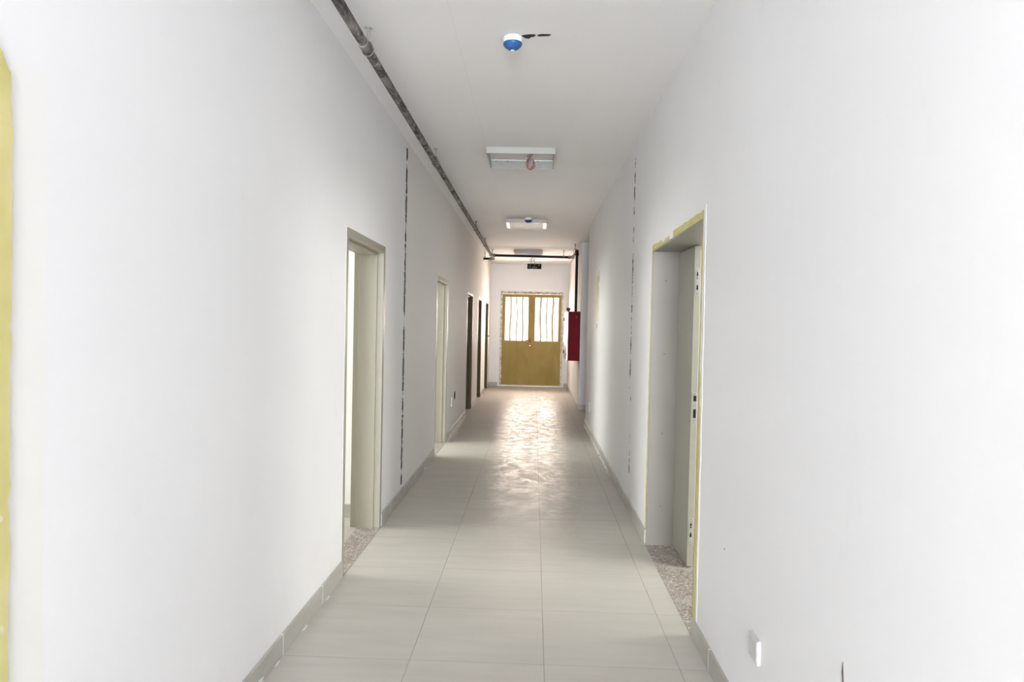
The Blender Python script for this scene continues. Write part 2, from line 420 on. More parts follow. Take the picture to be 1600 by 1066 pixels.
# blobs of pale grout squeezed out along the foot of the skirtings
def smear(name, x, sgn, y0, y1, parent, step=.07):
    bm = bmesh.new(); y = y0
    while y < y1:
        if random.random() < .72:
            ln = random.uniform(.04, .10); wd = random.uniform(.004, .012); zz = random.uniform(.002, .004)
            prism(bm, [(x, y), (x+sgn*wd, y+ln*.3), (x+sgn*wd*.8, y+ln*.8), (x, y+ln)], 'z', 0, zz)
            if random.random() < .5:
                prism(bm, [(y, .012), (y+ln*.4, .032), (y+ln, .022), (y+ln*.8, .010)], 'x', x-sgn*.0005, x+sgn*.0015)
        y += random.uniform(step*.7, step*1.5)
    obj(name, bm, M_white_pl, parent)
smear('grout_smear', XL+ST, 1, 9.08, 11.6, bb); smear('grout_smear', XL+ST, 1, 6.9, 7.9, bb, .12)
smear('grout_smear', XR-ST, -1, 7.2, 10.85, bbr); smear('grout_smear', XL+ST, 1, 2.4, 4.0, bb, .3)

# ------------------------------------------------------------------ steel door frames on the left
def left_door(i, a, b, mat, label, terr=True):
    e = sempty('door_%d' % i, (XL-.10, (a+b)/2, 0), label, 'door frame')
    t = .048; f = XL+.004; r = WL-.006
    bm = bmesh.new()
    bx(bm, r, f, a, a+t, 0, DT); bx(bm, r, f, b-t, b, 0, DT); bx(bm, r, f, a+t, b-t, DT-t-.004, DT)
    obj('frame', bm, mat, e, bevel=.003)
    x0, x1, s = XL-.169, XL-.041, .016
    bm = bmesh.new()
    bx(bm, x0, x1, a+t, a+t+s, 0, DT-t-.004); bx(bm, x0, x1, b-t-s, b-t, 0, DT-t-.004); bx(bm, x0, x1, a+t+s, b-t-s, DT-t-.004-s, DT-t-.004)
    obj('door_stop', bm, mat, e, bevel=.002)
    if terr:
        bm = bmesh.new(); bx(bm, XL-.155, XL+.01, a+.002, b-.002, -.01, .0025); obj('threshold', bm, M_terrazzo, e)
    # rough plaster lip round the outside of the frame
    bm = bmesh.new(); pts = []
    n = 26
    for (ya, yb) in ((a, a-.014), (b, b+.014)):
        A = []; 
        for k in range(n+1):
            z = DT*k/n; A.append((ya + (yb-ya)*random.uniform(.4, 1.2), z))
        for k in range(n):
            vs = [bm.verts.new((XL+.0025, ya, A[k][1])), bm.verts.new((XL+.0025, A[k][0], A[k][1])), bm.verts.new((XL+.0025, A[k+1][0], A[k+1][1])), bm.verts.new((XL+.0025, ya, A[k+1][1]))]
            bm.faces.new(vs)
    o = obj('plaster_edge', bm, M_white_pl, e)
    so = o.modifiers.new('s', 'SOLIDIFY'); so.thickness = .002; so.offset = 0
    return e
labs = ['grey steel door frame nearest the camera on the left, edge painted yellow',
        'grey green steel door frame on the left, opposite the yellow edged doorway',
        'second complete grey steel door frame along the left wall, past the vertical crack',
        'third complete door frame along the left wall, just past the wall socket',
        'fourth complete door frame along the left wall, narrow and dark',
        'last door frame on the left, beside the end wall']
doors = []
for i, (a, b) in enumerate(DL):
    doors.append(left_door(i+1, a, b, M_frame if i < 3 else M_frame_shaded, labs[i]))
bm = bmesh.new(); cyl(bm, (XL-.02, 16.99, 1.245), (XL+.035, 16.99, 1.25), .012); cyl(bm, (XL+.03, 16.99, 1.25), (XL+.035, 17.09, 1.262), .010)
obj('door_handle', bm, M_fit, doors[5], smooth=True)
# yellow band of the nearest left frame
def ribbon(bm, path, x, wob, th=.0015, seg=.03):
    """path: list of (y,z, y_outer,z_outer) stations on the wall plane, jittered on the outer side"""
    for (a, b) in zip(path, path[1:]):
        n = max(1, int(math.dist(a[:2], b[:2])/seg)); prev = None
        for k in range(n+1):
            f = k/n; i_ = (a[0]+(b[0]-a[0])*f, a[1]+(b[1]-a[1])*f); o_ = [a[2]+(b[2]-a[2])*f, a[3]+(b[3]-a[3])*f]
            dy, dz = o_[0]-i_[0], o_[1]-i_[1]; L = math.hypot(dy, dz) or 1
            j = random.gauss(0, wob) if 0 < k < n else 0
            o_[0] += dy/L*j; o_[1] += dz/L*j
            cur = (bm.verts.new((x, i_[0], i_[1])), bm.verts.new((x, o_[0], o_[1])))
            if prev: bm.faces.new((prev[0], prev[1], cur[1], cur[0]))
            prev = cur
bm = bmesh.new()
ribbon(bm, [(1.41, 0.0, 1.462, 0.0), (1.41, 1.2, 1.464, 1.2), (1.41, 1.85, 1.466, 1.85), (1.41, DT-.02, 1.460, 2.005), (1.40, DT, 1.440, 2.036), (1.36, DT, 1.36, 2.10), (.36, DT, .33, 2.10), (.36, DT, .31, DT), (.36, 0, .31, 0)], XL+.003, .002)
o = obj('yellow_paint_edge', bm, M_yellow, doors[0]); s_ = o.modifiers.new('s', 'SOLIDIFY'); s_.thickness = .0015

# ------------------------------------------------------------------ right double door (yellow edged)
e = sempty('door_7', ((XR+WR)/2, 4.2, 0), 'wide grey steel doorway on the right with a yellow painted edge', 'door')
bm = bmesh.new(); a, b = DR; t = .012; xo = XR-.003
bx(bm, xo, WR+.006, a, a+t, 0, DRT); bx(bm, xo, WR+.006, b-t, b, 0, DRT); bx(bm, xo, WR+.006, a+t, b-t, DRT-t, DRT)
obj('frame', bm, M_frame_clean, e, bevel=.002)
bm = bmesh.new()
for z in (1.833, 1.33, .78, .277): cyl(bm, (.899, b-t-.002, z), (.899, b-t+.002, z), .0055, 14)
pieces('screw', bm, M_fit, e)
bm = bmesh.new(); bx(bm, XR-.008, 1.14, a+.002, b-.002, -.01, .0025); obj('threshold', bm, M_terrazzo, e)
bm = bmesh.new(); yo, yt = .040, .038
ribbon(bm, [(a, .10, a-yo*1.4, .10), (a, .9, a-yo*1.35, .9), (a, 1.30, a-yo*.7, 1.30)], XR-.0015, .004)
ribbon(bm, [(a, 1.30, a-.022, 1.30), (a, DRT, a-.020, DRT)], XR-.0015, .003)
ribbon(bm, [(a-.02, DRT, a-.02, DRT+yt), (a+.75, DRT, a+.75, DRT+yt*1.05)], XR-.0015, .0015)
ribbon(bm, [(a+.86, DRT, a+.86, DRT+.022), (a+.98, DRT, a+.98, DRT+.026), (a+1.10, DRT, a+1.10, DRT+.012), (a+1.16, DRT, a+1.16, DRT+.034), (b+.03, DRT, b+.03, DRT+.036)], XR-.0015, .003)
ribbon(bm, [(b, 0.0, b+.05, 0.0), (b, DRT, b+.035, DRT)], XR-.0015, .006)
o = obj('yellow_paint_edge', bm, M_yellow, e); s_ = o.modifiers.new('s', 'SOLIDIFY'); s_.thickness = .0015; s_.offset = 0
bm = bmesh.new(); ribbon(bm, [(a-.058, .10, a-.085, .10), (a-.058, 1.2, a-.080, 1.2), (a-.022, 1.32, a-.07, 1.32), (a-.022, 2.08, a-.06, 2.10)], XR-.0012, .004)
o = obj('plaster_edge', bm, M_wall, e); s_ = o.modifiers.new('s', 'SOLIDIFY'); s_.thickness = .0015; s_.offset = 0
# narrow fixed leaf, closed
LX0, LX1, LY0, LY1 = .988, 1.030, 4.488, b-t-.002
bm = bmesh.new(); bx(bm, LX0, LX1, LY0, LY1, .012, DRT-t-.006)
lf = obj('fixed_leaf', bm, M_frame_clean, e, bevel=.002)
bm = bmesh.new(); bx(bm, LX0+.003, LX1-.001, LY0-.0012, LY0+.001, .014, DRT-t-.008); obj('leaf_edge', bm, M_leaf_edge, lf)
def flush_bolt(z0, z1, low):
    x0, x1 = LX0+.011, LX1-.008; y = LY0-.0012
    bm = bmesh.new(); bx(bm, x0, x1, y-.002, y, z0, z1)
    pl = obj('flush_bolt', bm, M_plate, lf, bevel=.0008)
    bm = bmesh.new(); xm = (x0+x1)/2; h = z1-z0
    for f, r in ((.30, .0065), (.78, .0055)) if not low else ((.72, .007), (.34, .007)):
        prism(bm, [(xm-r, z0+h*(f-.09)), (xm+r, z0+h*(f-.09)), (xm+r*.7, z0+h*(f+.05)), (xm, z0+h*(f+.10)), (xm-r*.7, z0+h*(f+.05))], 'y', y-.0028, y-.0018)
    cyl(bm, (xm-.001, y-.003, z0+h*.60), (xm-.001, y-.003, z0+h*.70), .0022, 8)
    obj('lever', bm, M_dark, pl)
    bm = bmesh.new()
    for f in (.05, .95): cyl(bm, (xm, y-.003, z0+h*f), (xm, y-.0015, z0+h*f), .0035, 10)
    cyl(bm, (xm-.006, y-.008, z0+h*.69), (xm+.007, y-.004, z0+h*.69), .003, 10)
    pieces('screw', bm, M_steel, pl)
flush_bolt(1.715, 1.885, False); flush_bolt(.158, .318, True)
x0, x1, y = LX0+.008, LX1-.004, LY0-.0012
bm = bmesh.new(); bx(bm, x0, x1, y-.002, y, .925, 1.108); sp_ = obj('strike_plate', bm, M_plate, lf, bevel=.0008)
bm = bmesh.new(); bx(bm, x0+.009, x1-.002, y-.003, y-.0018, 1.053, 1.088); bx(bm, x0+.009, x1-.003, y-.003, y-.0018, .948, 1.003); pieces('bolt_slot', bm, M_dark, sp_, bevel=.001)
bm = bmesh.new(); [cyl(bm, ((x0+x1)/2, y-.003, z), ((x0+x1)/2, y-.0015, z), .003, 10) for z in (1.098, 1.027, .934)]; pieces('screw', bm, M_fit, sp_)
# wide leaf swung open into the room
bm = bmesh.new(); bx(bm, WR+.012, WR+.96, 3.44, 3.482, .012, DRT-t-.006); obj('open_leaf', bm, M_frame_clean, e, bevel=.002)

# ------------------------------------------------------------------ golden double door in the end wall
e = sempty('door_8', ((EX0+EX1)/2, YE+.08, 0), 'golden double door with eight tall glazed slits in the end wall', 'double door')
bm = bmesh.new(); fy0, fy1 = YE-.004, YE+.16
bx(bm, EX0-.03, EX0, YE-.006, YE+.2, 0, EZ1+.03); bx(bm, EX1, EX1+.012, YE-.004, YE+.2, 0, EZ1+.03); bx(bm, EX0, EX1, YE-.006, YE+.2, EZ1, EZ1+.03)
obj('plaster_reveal', bm, M_white_pl, e)
bm = bmesh.new(); bx(bm, EX0-.02, EX1+.05, YE-.03, YE+.24, 0, .035); obj('sill', bm, M_wall, e, bevel=.004)
# frame smeared with mortar
bm = bmesh.new()
bx(bm, EX0, EX0+.040, YE+.0, YE+.09, .035, EZ1); bx(bm, EX1-.030, EX1, YE+.0, YE+.09, .035, EZ1); bx(bm, EX0+.04, EX1-.03, YE+.0, YE+.09, EZ1-.062, EZ1)
obj('frame', bm, M_mortar, e, bevel=.004)
bm = bmesh.new()
for k in range(26):
    z = random.uniform(.1, 2.3); s = random.uniform(.008, .022)
    x = EX0+.02+random.uniform(-.012, .018)
    g = bmesh.ops.create_icosphere(bm, subdivisions=1, radius=s)['verts']; bmesh.ops.scale(bm, vec=(.6, .3, random.uniform(1, 2.6)), verts=g); bmesh.ops.translate(bm, vec=(x, YE-.002, z), verts=g)
for k in range(12):
    z = random.uniform(.1, 2.3); s = random.uniform(.006, .014)
    g = bmesh.ops.create_icosphere(bm, subdivisions=1, radius=s)['verts']; bmesh.ops.scale(bm, vec=(.6, .3, random.uniform(1, 2.6)), verts=g); bmesh.ops.translate(bm, vec=(EX1-.012, YE-.002, z), verts=g)
obj('plaster_blobs', bm, M_wall, e)
LXa, LXm, LXb = EX0+.042, -.067, EX1-.032
ly0, ly1 = YE+.025, YE+.07
slits = {0: [(-.722, -.611), (-.572, -.453), (-.422, -.311), (-.272, -.154)], 1: [(.018, .131), (.176, .288), (.320, .430), (.477, .592)]}
zt, zb, ztop = 2.216, 1.142, EZ1-.066
for k, (xa, xb) in enumerate(((LXa, LXm-.002), (LXm+.002, LXb))):
    sl = slits[k]
    bm = bmesh.new()
    bx(bm, xa, xb, ly0, ly1, .038, zb); bx(bm, xa, xb, ly0, ly1, zt, ztop)
    bx(bm, xa, sl[0][0], ly0, ly1, zb, zt); bx(bm, sl[3][1], xb, ly0, ly1, zb, zt)
    if k == 0: bx(bm, xb-.025, xb+.02, ly0-.008, ly0, .04, ztop-.004)      # meeting strip
    leaf = obj('door_leaf', bm, M_film, e, bevel=.002)
    for q in range(3):
        bm = bmesh.new(); x0, x1 = sl[q][1], sl[q+1][0]; n = 14; ph = random.uniform(0, 6)
        A = []
        for j in range(n+1):
            z = zb + (zt-zb)*j/n; d = .012*math.sin(ph+j*.42) + random.uniform(-.002, .002); edge = .3 if j in (0, n) else 1
            A.append([bm.verts.new((x+d*edge, yy, z)) for x, yy in ((x0, ly0+.008), (x1, ly0+.008), (x1, ly1-.008), (x0, ly1-.008))])
        for j in range(n):
            for c in range(4): bm.faces.new((A[j][c], A[j][(c+1) % 4], A[j+1][(c+1) % 4], A[j+1][c]))
        bm.faces.new(A[0]); bm.faces.new(A[-1]); obj('glazing_bar', bm, M_bar, leaf)
    for q in range(4):
        bm = bmesh.new(); bx(bm, sl[q][0]-.003, sl[q][1]+.003, (ly0+ly1)/2-.002, (ly0+ly1)/2+.002, zb-.003, zt+.003); obj('pane', bm, M_glass, leaf)
    bm = bmesh.new(); bx(bm, sl[0][0]-.01, sl[3][1]+.01, ly0-.004, ly0, zb-.018, zb-.002); obj('ledge', bm, M_bar, leaf)
    if k == 0:
        bm = bmesh.new(); bx(bm, -.115, -.080, ly0-.010, ly0-.006+.006, .955, 1.205); bx(bm, -.112, -.083, ly0-.013, ly0-.006, .96, 1.06)
        hd = obj('lock_plate', bm, M_redlip, leaf, bevel=.002)
        bm = bmesh.new(); cyl(bm, (-.098, ly0-.06, 1.155), (-.098, ly0-.005, 1.155), .010); cyl(bm, (-.092, ly0-.056, 1.155), (-.215, ly0-.056, 1.150), .011)
        obj('lever_handle', bm, M_fit, leaf, smooth=True)
        bm = bmesh.new(); cyl(bm, (-.098, ly0-.016, 1.02), (-.098, ly0-.008, 1.02), .012); cyl(bm, (-.098, ly0-.016, 1.075), (-.098, ly0-.008, 1.075), .008); pieces('keyhole', bm, M_plate, leaf)
bm = bmesh.new(); bx(bm, -8, 8, YE+.24, YE+14, -.3, -.1); struct(obj('floor_outside', bm, M_out), 'bright ground outside the golden double door', 'ground')

# ------------------------------------------------------------------ overhead pipe
PX, PZ, PR = -.897, 2.918, .0245
YC = 14.36
pp = thing('fire_pipe', 'long dusty dark pipe along the left ceiling edge, ending above the red cabinet', 'pipe', (PX, 8, PZ))
bm = bmesh.new(); cyl(bm, (PX, YB, PZ), (PX, 9.2, PZ), PR, 24); obj('pipe_run', bm, M_pipe, pp, smooth=True)['label'] = 'black pipe run streaked with white dust'
bm = bmesh.new(); cyl(bm, (PX, 9.2, PZ), (PX, 15.05, PZ), PR, 24); obj('pipe_run', bm, M_pipe_far, pp, smooth=True)
bm = bmesh.new(); cyl(bm, (XL, 15.05, PZ-.01), (PX, 15.05, PZ-.01), PR, 24); obj('wall_stub', bm, M_pipe_dark, pp, smooth=True)
RX, RY = .755, 13.12
bm = bmesh.new(); cyl(bm, (PX, YC, PZ-.005), (RX-.04, YC, PZ-.018), PR, 24); obj('cross_pipe', bm, M_pipe_dark, pp, smooth=True)['label'] = 'dark brown cross pipe in front of the end wall'
bm = bmesh.new(); cyl(bm, (RX-.02, YC, PZ-.018), (RX, RY, PZ-.018), PR, 24); obj('pipe_run', bm, M_pipe_far, pp, smooth=True)
bm = bmesh.new(); cyl(bm, (RX, RY, PZ-.018), (RX, RY, 1.788), PR, 24); obj('riser', bm, M_pipe_dark, pp, smooth=True)['label'] = 'dark vertical pipe running down into the red cabinet'
def fitting(pa, pc, pb, r=.031, m=M_fit):
    pa, pc, pb = map(Vector, (pa, pc, pb)); pts = []
    for k in range(9):
        f = k/8; pts.append(pa*(1-f)**2 + pc*2*f*(1-f) + pb*f*f)
    bm = bmesh.new(); tube(bm, pts, r, 16)
    for p, q in ((pa, pc), (pb, pc)):
        d = (q-p).normalized(); cyl(bm, p-d*.012, p+d*.014, r*1.16, 18)
    obj('elbow', bm, m, pp, smooth=True)
fitting((PX, YC-.07, PZ), (PX, YC, PZ), (PX+.07, YC, PZ-.004)); 
fitting((PX, 14.98, PZ-.01), (PX, 15.05, PZ-.01), (PX-.07, 15.05, PZ-.01))
fitting((RX-.09, YC, PZ-.018), (RX-.02, YC, PZ-.018), (RX-.018, YC-.08, PZ-.018), m=M_fit)
fitting((RX, RY+.07, PZ-.018), (RX, RY, PZ-.018), (RX, RY, PZ-.09), m=M_pipe_dark)
bm = bmesh.new(); cyl(bm, (XL, 15.05, PZ-.01), (XL+.006, 15.05, PZ-.01), .045, 24); obj('wall_flange', bm, M_fit, pp)
bm = bmesh.new(); cyl(bm, (PX, 3.60, PZ), (PX, 3.68, PZ), .0285, 24); cyl(bm, (PX, 6.28, PZ), (PX, 6.36, PZ), .0285, 24); cyl(bm, (PX, 11.0, PZ), (PX, 11.06, PZ), .028, 24)
pieces('coupling', bm, M_pipe, pp, smooth=True)
def hanger(x, y, z, axis='y', m=M_steel, off=0.0):
    bm = bmesh.new()
    cyl(bm, (x+off, y, z+PR+.022), (x+off, y, ZC-.004), .0045, 10)
    cyl(bm, (x+off, y, ZC-.05), (x+off, y, ZC-.012), .008, 10)
    h = obj('hanger', bm, m, pp, smooth=True)
    bm = bmesh.new(); cyl(bm, (x+off, y, ZC-.006), (x+off, y, ZC), .021, 16); obj('ceiling_plate', bm, m, h)
    bm = bmesh.new(); n = 20; pts = []
    for k in range(n):
        a_ = 2*math.pi*k/n; u, v = math.cos(a_)*(PR+.004), math.sin(a_)*(PR+.004)
        if v > PR*.75: v += .012
        pts.append((x+u, y, z+v) if axis == 'y' else (x, y+u, z+v))
    tube(bm, pts, .0035, 8, True)
    cyl(bm, (x-.014, y, z+PR+.018), (x+.014, y, z+PR+.018), .006, 8)
    bx(bm, x-.004+off, x+.004+off, y-.008, y+.008, z+PR, z+PR+.03)
    obj('clamp_ring', bm, M_fit, h, smooth=True)
for y in (.9, 3.72, 6.25): hanger(PX, y, PZ)
hanger(PX, 10.58, PZ, m=M_fit); hanger(PX, 12.57, PZ, m=M_fit)
hanger(PX+.02, YC-.005, PZ-.004, 'x', M_fit); hanger(.56, YC, PZ-.016, 'x', M_fit); hanger(RX-.03, 13.22, PZ-.018, 'y', M_fit); hanger(-1.07, 15.05, PZ-.01, 'x', M_fit)

# ------------------------------------------------------------------ smoke detectors
def detector(x, y, lab, cap):
    t = thing('smoke_detector', lab, 'smoke detector', (x, y, ZC), 'ceiling smoke detectors')
    bm = bmesh.new(); lathe(bm, (x, y, ZC), [(.001, 0), (.047, 0), (.052, -.006), (.052, -.016), (.050, -.026), (.046, -.032), (.001, -.032)]); obj('base', bm, M_white_pl, t, smooth=True)
    bm = bmesh.new(); lathe(bm, (x, y, ZC-.030), [(.001, 0), (.049, 0), (.051, -.005), (.050, -.010), (.043, -.020), (.030, -.031), (.018, -.037), (.001, -.039)]); obj('dust_cap', bm, cap, t, smooth=True)
    bm = bmesh.new(); lathe(bm, (x, y, ZC-.069), [(.001, 0), (.010, 0), (.009, -.003), (.001, -.0035)]); obj('sensor_tip', bm, M_white_pl, t, smooth=True)
    return t
detector(-.148, 3.83, 'white ceiling smoke detector with a bright blue cap, nearest the camera', M_blue)
detector(-.118, 10.17, 'small far smoke detector with a deep blue cap above the second ceiling light', M_blue2)
bm = bmesh.new()
prism(bm, [(-.100, 3.80), (-.06, 3.787), (-.030, 3.787), (-.026, 3.800), (-.035, 3.818), (-.050, 3.822), (-.062, 3.845), (-.080, 3.838), (-.098, 3.815)], 'z', ZC-.0012, ZC-.0002)
prism(bm, [(-.022, 3.796), (.004, 3.782), (.050, 3.784), (.055, 3.793), (.038, 3.808), (-.012, 3.812), (-.016, 3.800)], 'z', ZC-.0012, ZC-.0002)
tag(obj('ceiling_hole', bm, M_dark), 'ragged dark slit broken into the ceiling beside the blue capped detector', 'hole')

# ------------------------------------------------------------------ ceiling lights
def tray(y0, lab, kind, paint, zb=ZC-.053, d=.60, x0=-.446, x1=.150):
    t = thing('ceiling_light', lab, 'ceiling light', ((x0+x1)/2, y0+d/2, ZC), 'square ceiling lights')
    w_ = .012
    bm = bmesh.new(); bx(bm, x0, x1, y0, y0+w_, zb, ZC); bx(bm, x0, x0+w_, y0+w_, y0+d-w_, zb, ZC); bx(bm, x1-w_, x1, y0+w_, y0+d-w_, zb, ZC)
    if kind == 'closed': bx(bm, x0, x1, y0+d-w_, y0+d, zb, ZC)
    obj('frame', bm, paint, t, bevel=.0015)
    if kind == 'open':
        bm = bmesh.new(); ya = y0+d
        prism(bm, [(ya-.16, ZC-.003), (ya-.16, ZC-.014), (ya-.135, ZC-.018), (ya-.005, zb), (ya, zb), (ya, ZC-.003)], 'x', x0+w_, x1-w_)
        obj('reflector_channel', bm, M_galv, t)
        bm = bmesh.new()
        for fx_ in (.10, .28, .74): cyl(bm, (x0+(x1-x0)*fx_, ya-.150, ZC-.020), (x0+(x1-x0)*fx_, ya-.150, ZC-.010), .006, 10)
        pieces('screw', bm, M_dark, t)
    else:
        bm = bmesh.new(); bx(bm, x0+w_, x1-w_, y0+w_, y0+d-w_, zb+.006, zb+.012); obj('diffuser', bm, M_diff, t)
        bm = bmesh.new()
        for xa in (x0+w_+.004, x1-w_-.036): bx(bm, xa, xa+.032, y0+w_, y0+d-w_, zb, zb+.006)
        pieces('end_strip', bm, M_white_pl, t)
    return t
L1 = tray(6.165, 'nearest ceiling light, an open square tray with a coil of brown wires hanging out', 'open', M_lightpaint)
bm = bmesh.new(); lathe(bm, (-.075, 6.345, ZC), [(.001, -.001), (.032, -.001), (.030, -.004), (.001, -.004)], 20); obj('wire_hole', bm, M_hole, L1)
bm = bmesh.new()
pts = []
for k in range(16):
    f = k/15; pts.append((-.078+.016*math.sin(f*9), 6.345+.07*f+.01*math.cos(f*8), ZC-.003-.055*f+.008*math.sin(f*12)))
tube(bm, pts, .006, 8); pts = [(p[0]+.016, p[1]+.004, p[2]-.003) for p in pts]; tube(bm, pts, .006, 8)
obj('wire', bm, M_wire, L1, smooth=True)
bm = bmesh.new()
for k in range(7):
    r1, r2, ph = random.uniform(.024, .036), random.uniform(.034, .050), random.uniform(0, 6)
    cx, cy, cz, tw = -.068+random.uniform(-.006, .006), 6.43+random.uniform(-.02, .02), ZC-.078+random.uniform(-.008, .008), random.uniform(-.5, .5)
    tube(bm, [(cx+r1*math.cos(a_)*math.cos(tw)+.006*math.sin(a_*2+ph), cy+r1*math.cos(a_)*math.sin(tw), cz+r2*math.sin(a_)) for a_ in [2*math.pi*q/24 for q in range(24)]], .0036, 8, True)
obj('wire_coil', bm, M_copper, L1, smooth=True)
tray(10.27, 'second ceiling light along the corridor with a closed pale diffuser', 'closed', M_lightdim, d=.62)
tray(14.38, 'farthest ceiling light, half hidden above the dark cross pipe', 'open', M_lightdim, zb=ZC-.075, d=.62, x0=-.441, x1=.137)

# ------------------------------------------------------------------ exit sign with loose wiring
SY = 15.2
sg = thing('exit_sign', 'small dark green exit sign hanging on wires in front of the end wall', 'exit sign', (-.025, SY, 2.76))
sx0, sx1, sz0, sz1 = -.176, .124, 2.722, 2.832
bm = bmesh.new(); bx(bm, sx0, sx1, SY, SY+.022, sz0, sz1); obj('panel', bm, M_sign, sg, bevel=.002)
bm = bmesh.new(); y = SY-.001
def stroke(bm, pts, w=.004):
    for (p, q) in zip(pts, pts[1:]):
        d = Vector((q[0]-p[0], q[1]-p[1])); n = Vector((-d.y, d.x)).normalized()*w/2
        prism(bm, [(sx0+p[0]+n.x, sz0+p[1]+n.y), (sx0+q[0]+n.x, sz0+q[1]+n.y), (sx0+q[0]-n.x, sz0+q[1]-n.y), (sx0+p[0]-n.x, sz0+p[1]-n.y)], 'y', y-.0005, y+.0015)
# running figure and arrow
stroke(bm, [(.062, .072), (.050, .048), (.060, .030), (.050, .016)], .009); stroke(bm, [(.050, .048), (.036, .034), (.026, .036)], .008)
stroke(bm, [(.040, .070), (.058, .066), (.072, .054), (.080, .060)], .006)
cyl(bm, (sx0+.066, y-.0005, sz0+.088), (sx0+.066, y+.0015, sz0+.088), .009, 14)
obj('running_figure', bm, M_mark, sg); bm = bmesh.new()
stroke(bm, [(.135, .085), (.150, .070), (.142, .050)], .005); stroke(bm, [(.150, .070), (.165, .088)], .004)
obj('exit_symbol', bm, M_mark, sg)
bm = bmesh.new(); stroke(bm, [(.232, .078), (.262, .076)], .012); obj('arrow_bar', bm, M_markw, sg)
bm = bmesh.new(); hh, bx_ = .030, .012
def L_(x, segs): [stroke(bm, [(x+a_[0]*.020, bx_+a_[1]*hh) for a_ in s], .0045) for s in segs]
L_(.105, [[(1, 0), (0, 0), (0, 1), (1, 1)], [(0, .5), (.8, .5)]]); L_(.135, [[(0, 0), (1, 1)], [(0, 1), (1, 0)]])
L_(.165, [[(.5, 0), (.5, 1)]]); L_(.190, [[(.5, 0), (.5, 1)], [(0, 1), (1, 1)]])
obj('lettering', bm, M_markw, sg)
def wav(p, q, amp, n=14, seed=0):
    rr = random.Random(seed); p, q = Vector(p), Vector(q); ph = [rr.uniform(0, 6) for _ in range(3)]
    return [p.lerp(q, k/(n-1)) + Vector((amp*math.sin(ph[0]+k*.9), amp*.5*math.sin(ph[1]+k*.7), amp*.3*math.sin(ph[2]+k*1.1)))*math.sin(math.pi*k/(n-1)) for k in range(n)]
bm = bmesh.new()
tube(bm, wav((-.02, SY+.01, sz1), (-.035, SY, ZC), .006, seed=1), .004, 8); tube(bm, wav((-.03, SY, sz1-.01), (-.02, SY, ZC), .020, seed=2), .0035, 8)
tube(bm, wav((-.105, SY-.004, sz1-.004), (-.04, SY-.01, ZC-.04), .018, seed=3), .004, 8)
tube(bm, wav((-.04, SY, ZC-.02), (-.125, SY-.02, 2.90), .015, seed=4), .007, 8)
tube(bm, wav((-.03, SY, ZC-.03), (-.115, SY-.01, 2.885), .020, seed=6), .006, 8)
tube(bm, [(.005+.028*math.cos(a_), SY-.01, 2.955+.030*math.sin(a_)) for a_ in [2*math.pi*k/18 for k in range(18)]], .0035, 8, True)
tube(bm, wav((-.02, SY-.004, sz1+.01), (-.02, SY-.006, sz0+.01), .02, seed=5), .002, 6)
tube(bm, wav((-.10, SY-.004, sz0+.03), (-.15, SY-.004, sz0-.035), .006, seed=8), .002, 6)
obj('wiring', bm, M_wire, sg, smooth=True)
bm = bmesh.new(); cyl(bm, (-.03, SY, ZC-.006), (-.03, SY, ZC), .03, 18); obj('ceiling_rose', bm, M_fit, sg)
bm = bmesh.new(); cyl(bm, (.088, SY+.01, sz1), (.088, SY+.01, ZC), .0016, 6); cyl(bm, (-.14, SY+.01, sz1), (-.14, SY+.01, ZC), .0016, 6); pieces('hanging_wire', bm, M_fit, sg)

# ------------------------------------------------------------------ red fire hose cabinet
cb = thing('fire_hose_cabinet', 'dark red fire hose cabinet mounted on the right wall under the dark vertical pipe', 'fire cabinet', (.72, 13.4, .88))
cx0, cx1, cy0, cy1, cz0, cz1 = .618, XR2, 12.975, 14.05, .888, 1.785
bm = bmesh.new(); bx(bm, cx0, cx1, cy0, cy1, cz0, cz1); obj('body', bm, M_red, cb, bevel=.004)
bm = bmesh.new(); bx(bm, cx0-.026, cx0-.002, cy0+.01, cy1-.01, cz0+.006, cz1-.006); dr = obj('door', bm, M_plate, cb, bevel=.003); dr['label'] = 'pale glossy front door'
bm = bmesh.new(); bx(bm, cx0-.036, cx0-.026, cy0+.02, cy0+.05, cz1-.14, cz1-.09); bx(bm, cx0-.036, cx0-.026, cy0+.02, cy0+.05, cz0+.09, cz0+.14)
pieces('hinge', bm, M_black, dr)
bm = bmesh.new(); bx(bm, cx0-.045, cx0-.026, cy1-.07, cy1-.035, cz1-.17, cz1-.10); bx(bm, cx0-.045, cx0-.026, cy1-.07, cy1-.035, cz0+.10, cz0+.16); pieces('latch', bm, M_black, dr)
bm = bmesh.new(); bx(bm, cx0-.045, cx0-.026, 13.9, 13.93, 1.22, 1.32); obj('door_handle', bm, M_plate, dr)
bm = bmesh.new(); lathe(bm, (cx0+.01, 13.25, cz1), [(.001, 0), (.020, 0), (.020, .022), (.038, .030), (.038, .072), (.001, .074)], 20); obj('top_valve', bm, M_black, cb, smooth=True)
bm = bmesh.new(); pts = [(.765+.018*math.cos(a_), cy0-.004, 1.68+.016*math.sin(a_)) for a_ in [math.pi*.2+math.pi*k/10 for k in range(11)]]
tube(bm, pts, .003, 6); cyl(bm, (.765, cy0-.004, 1.695), (.765, cy0+.001, 1.66), .003, 8); obj('tie_loop', bm, M_fit, cb)

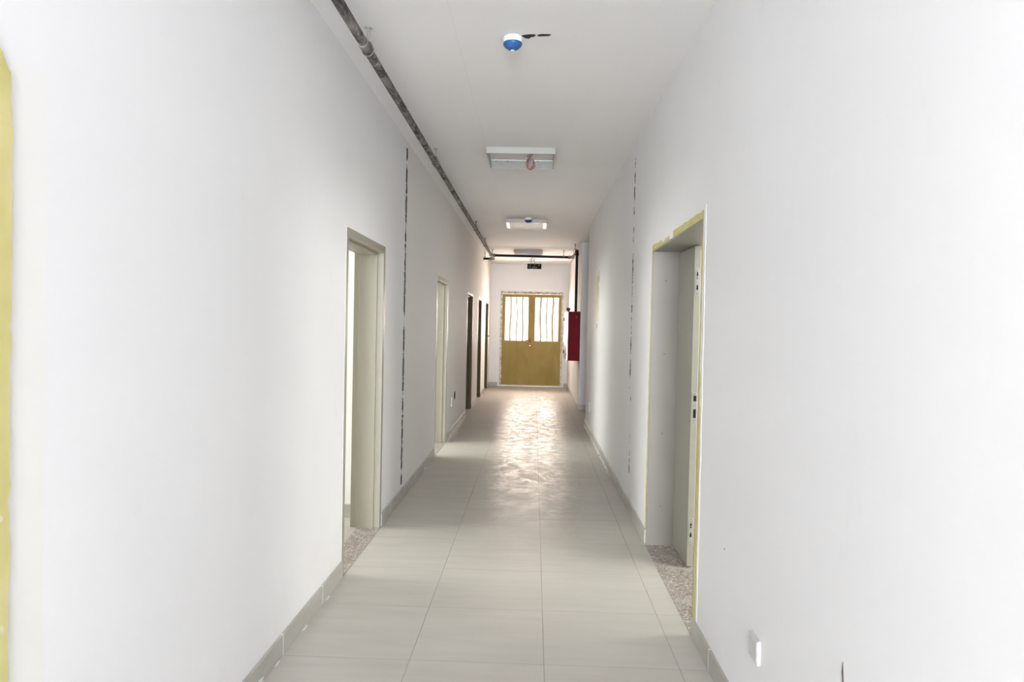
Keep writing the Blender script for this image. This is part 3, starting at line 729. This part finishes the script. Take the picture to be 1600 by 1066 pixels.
# ------------------------------------------------------------------ small things on the walls
def socket(name, x, y, z, sgn, lab, cat, wdt=.086, hgt=.086, group=None, single=False):
    t = thing(name, lab, cat, (x, y, z), group)
    bm = bmesh.new()
    if single:
        bx(bm, min(x, x+sgn*.012), max(x, x+sgn*.012), y-wdt/2, y+wdt/2, z-hgt/2, z+hgt/2); obj('cover', bm, M_cover, t, bevel=.003)
        bm = bmesh.new(); bx(bm, min(x+sgn*.0115, x+sgn*.0135), max(x+sgn*.0115, x+sgn*.0135), y-wdt/2+.007, y+wdt/2-.007, z-hgt/2+.007, z+hgt/2-.007); obj('face_plate', bm, M_cover, t, bevel=.002)
        return t
    bx(bm, min(x, x+sgn*.010), max(x, x+sgn*.010), y-wdt/2, y+wdt/2, z-hgt/2, z+hgt/2); obj('plate', bm, M_white_pl, t, bevel=.002)
    bm = bmesh.new()
    for dz in (.018, -.020): 
        for dy in (-.010, .010): bx(bm, min(x+sgn*.0095, x+sgn*.0112), max(x+sgn*.0095, x+sgn*.0112), y+dy-.002, y+dy+.002, z+dz-.006, z+dz+.006)
    pieces('pin_slot', bm, M_dark, t)
    return t
socket('wall_socket', XL, 9.66, .445, 1, 'white wall socket low on the left wall below a dark hole', 'socket', hgt=.12)
bm = bmesh.new(); prism(bm, [(9.93, .505), (9.97, .452), (10.05, .440), (10.12, .470), (10.13, .530), (10.06, .565), (9.98, .55)], 'x', XL+.0003, XL+.0013)
hl = tag(obj('wall_hole', bm, M_dark), 'dark broken cable hole in the left wall above the low socket', 'hole')
socket('wall_socket', XR, 10.13, .375, -1, 'pair of white socket plates low on the right wall near the side passage', 'socket', hgt=.13)
socket('wall_socket', XR2, 16.35, .42, -1, 'faint far socket on the right wall beneath the red cabinet', 'socket')
socket('blank_cover', XR, 2.52, .382, -1, 'thick blank white cover plate low on the right wall in the foreground', 'cover plate', wdt=.10, hgt=.086, single=True)
# yellow primer smear and scuffs on the right wall: part of that wall
bm = bmesh.new(); xs = XR-.0012
st = [(2.17, 9.12, 9.32), (2.13, 9.10, 9.36), (2.02, 9.13, 9.40), (1.93, 9.16, 9.42), (1.86, 9.18, 9.47), (1.80, 9.20, 9.50), (1.76, 9.22, 9.42), (1.68, 9.22, 9.40), (1.62, 9.20, 9.36), (1.585, 9.22, 9.32)]
pv = None
for z, a_, b_ in st:
    cu = (bm.verts.new((xs, a_, z)), bm.verts.new((xs, b_, z)))
    if pv: bm.faces.new((pv[0], pv[1], cu[1], cu[0]))
    pv = cu
o = obj('yellow_paint_patch', bm, M_yellow, wr); s_ = o.modifiers.new('s', 'SOLIDIFY'); s_.thickness = .001
bm = bmesh.new()
bx(bm, XR-.0016, XR-.0002, 9.03, 9.06, 2.08, 2.22); bx(bm, XR-.0014, XR-.0002, 9.07, 9.09, 1.70, 2.02); prism(bm, [(9.20, 1.56), (9.36, 1.56), (9.32, 1.47), (9.18, 1.50)], 'x', XR-.0013, XR-.0002)
obj('plaster_chip', bm, M_fit, wr)
bm = bmesh.new(); g = bmesh.ops.create_icosphere(bm, subdivisions=2, radius=.005)['verts']; bmesh.ops.scale(bm, vec=(.3, 1, 1), verts=g); bmesh.ops.translate(bm, vec=(XR, 2.965, .594), verts=g)
prism(bm, [(1.822, .60), (1.832, .66), (1.838, .63), (1.828, .59)], 'x', XR-.0012, XR-.0002)
obj('scuff_mark', bm, M_fit, wr)
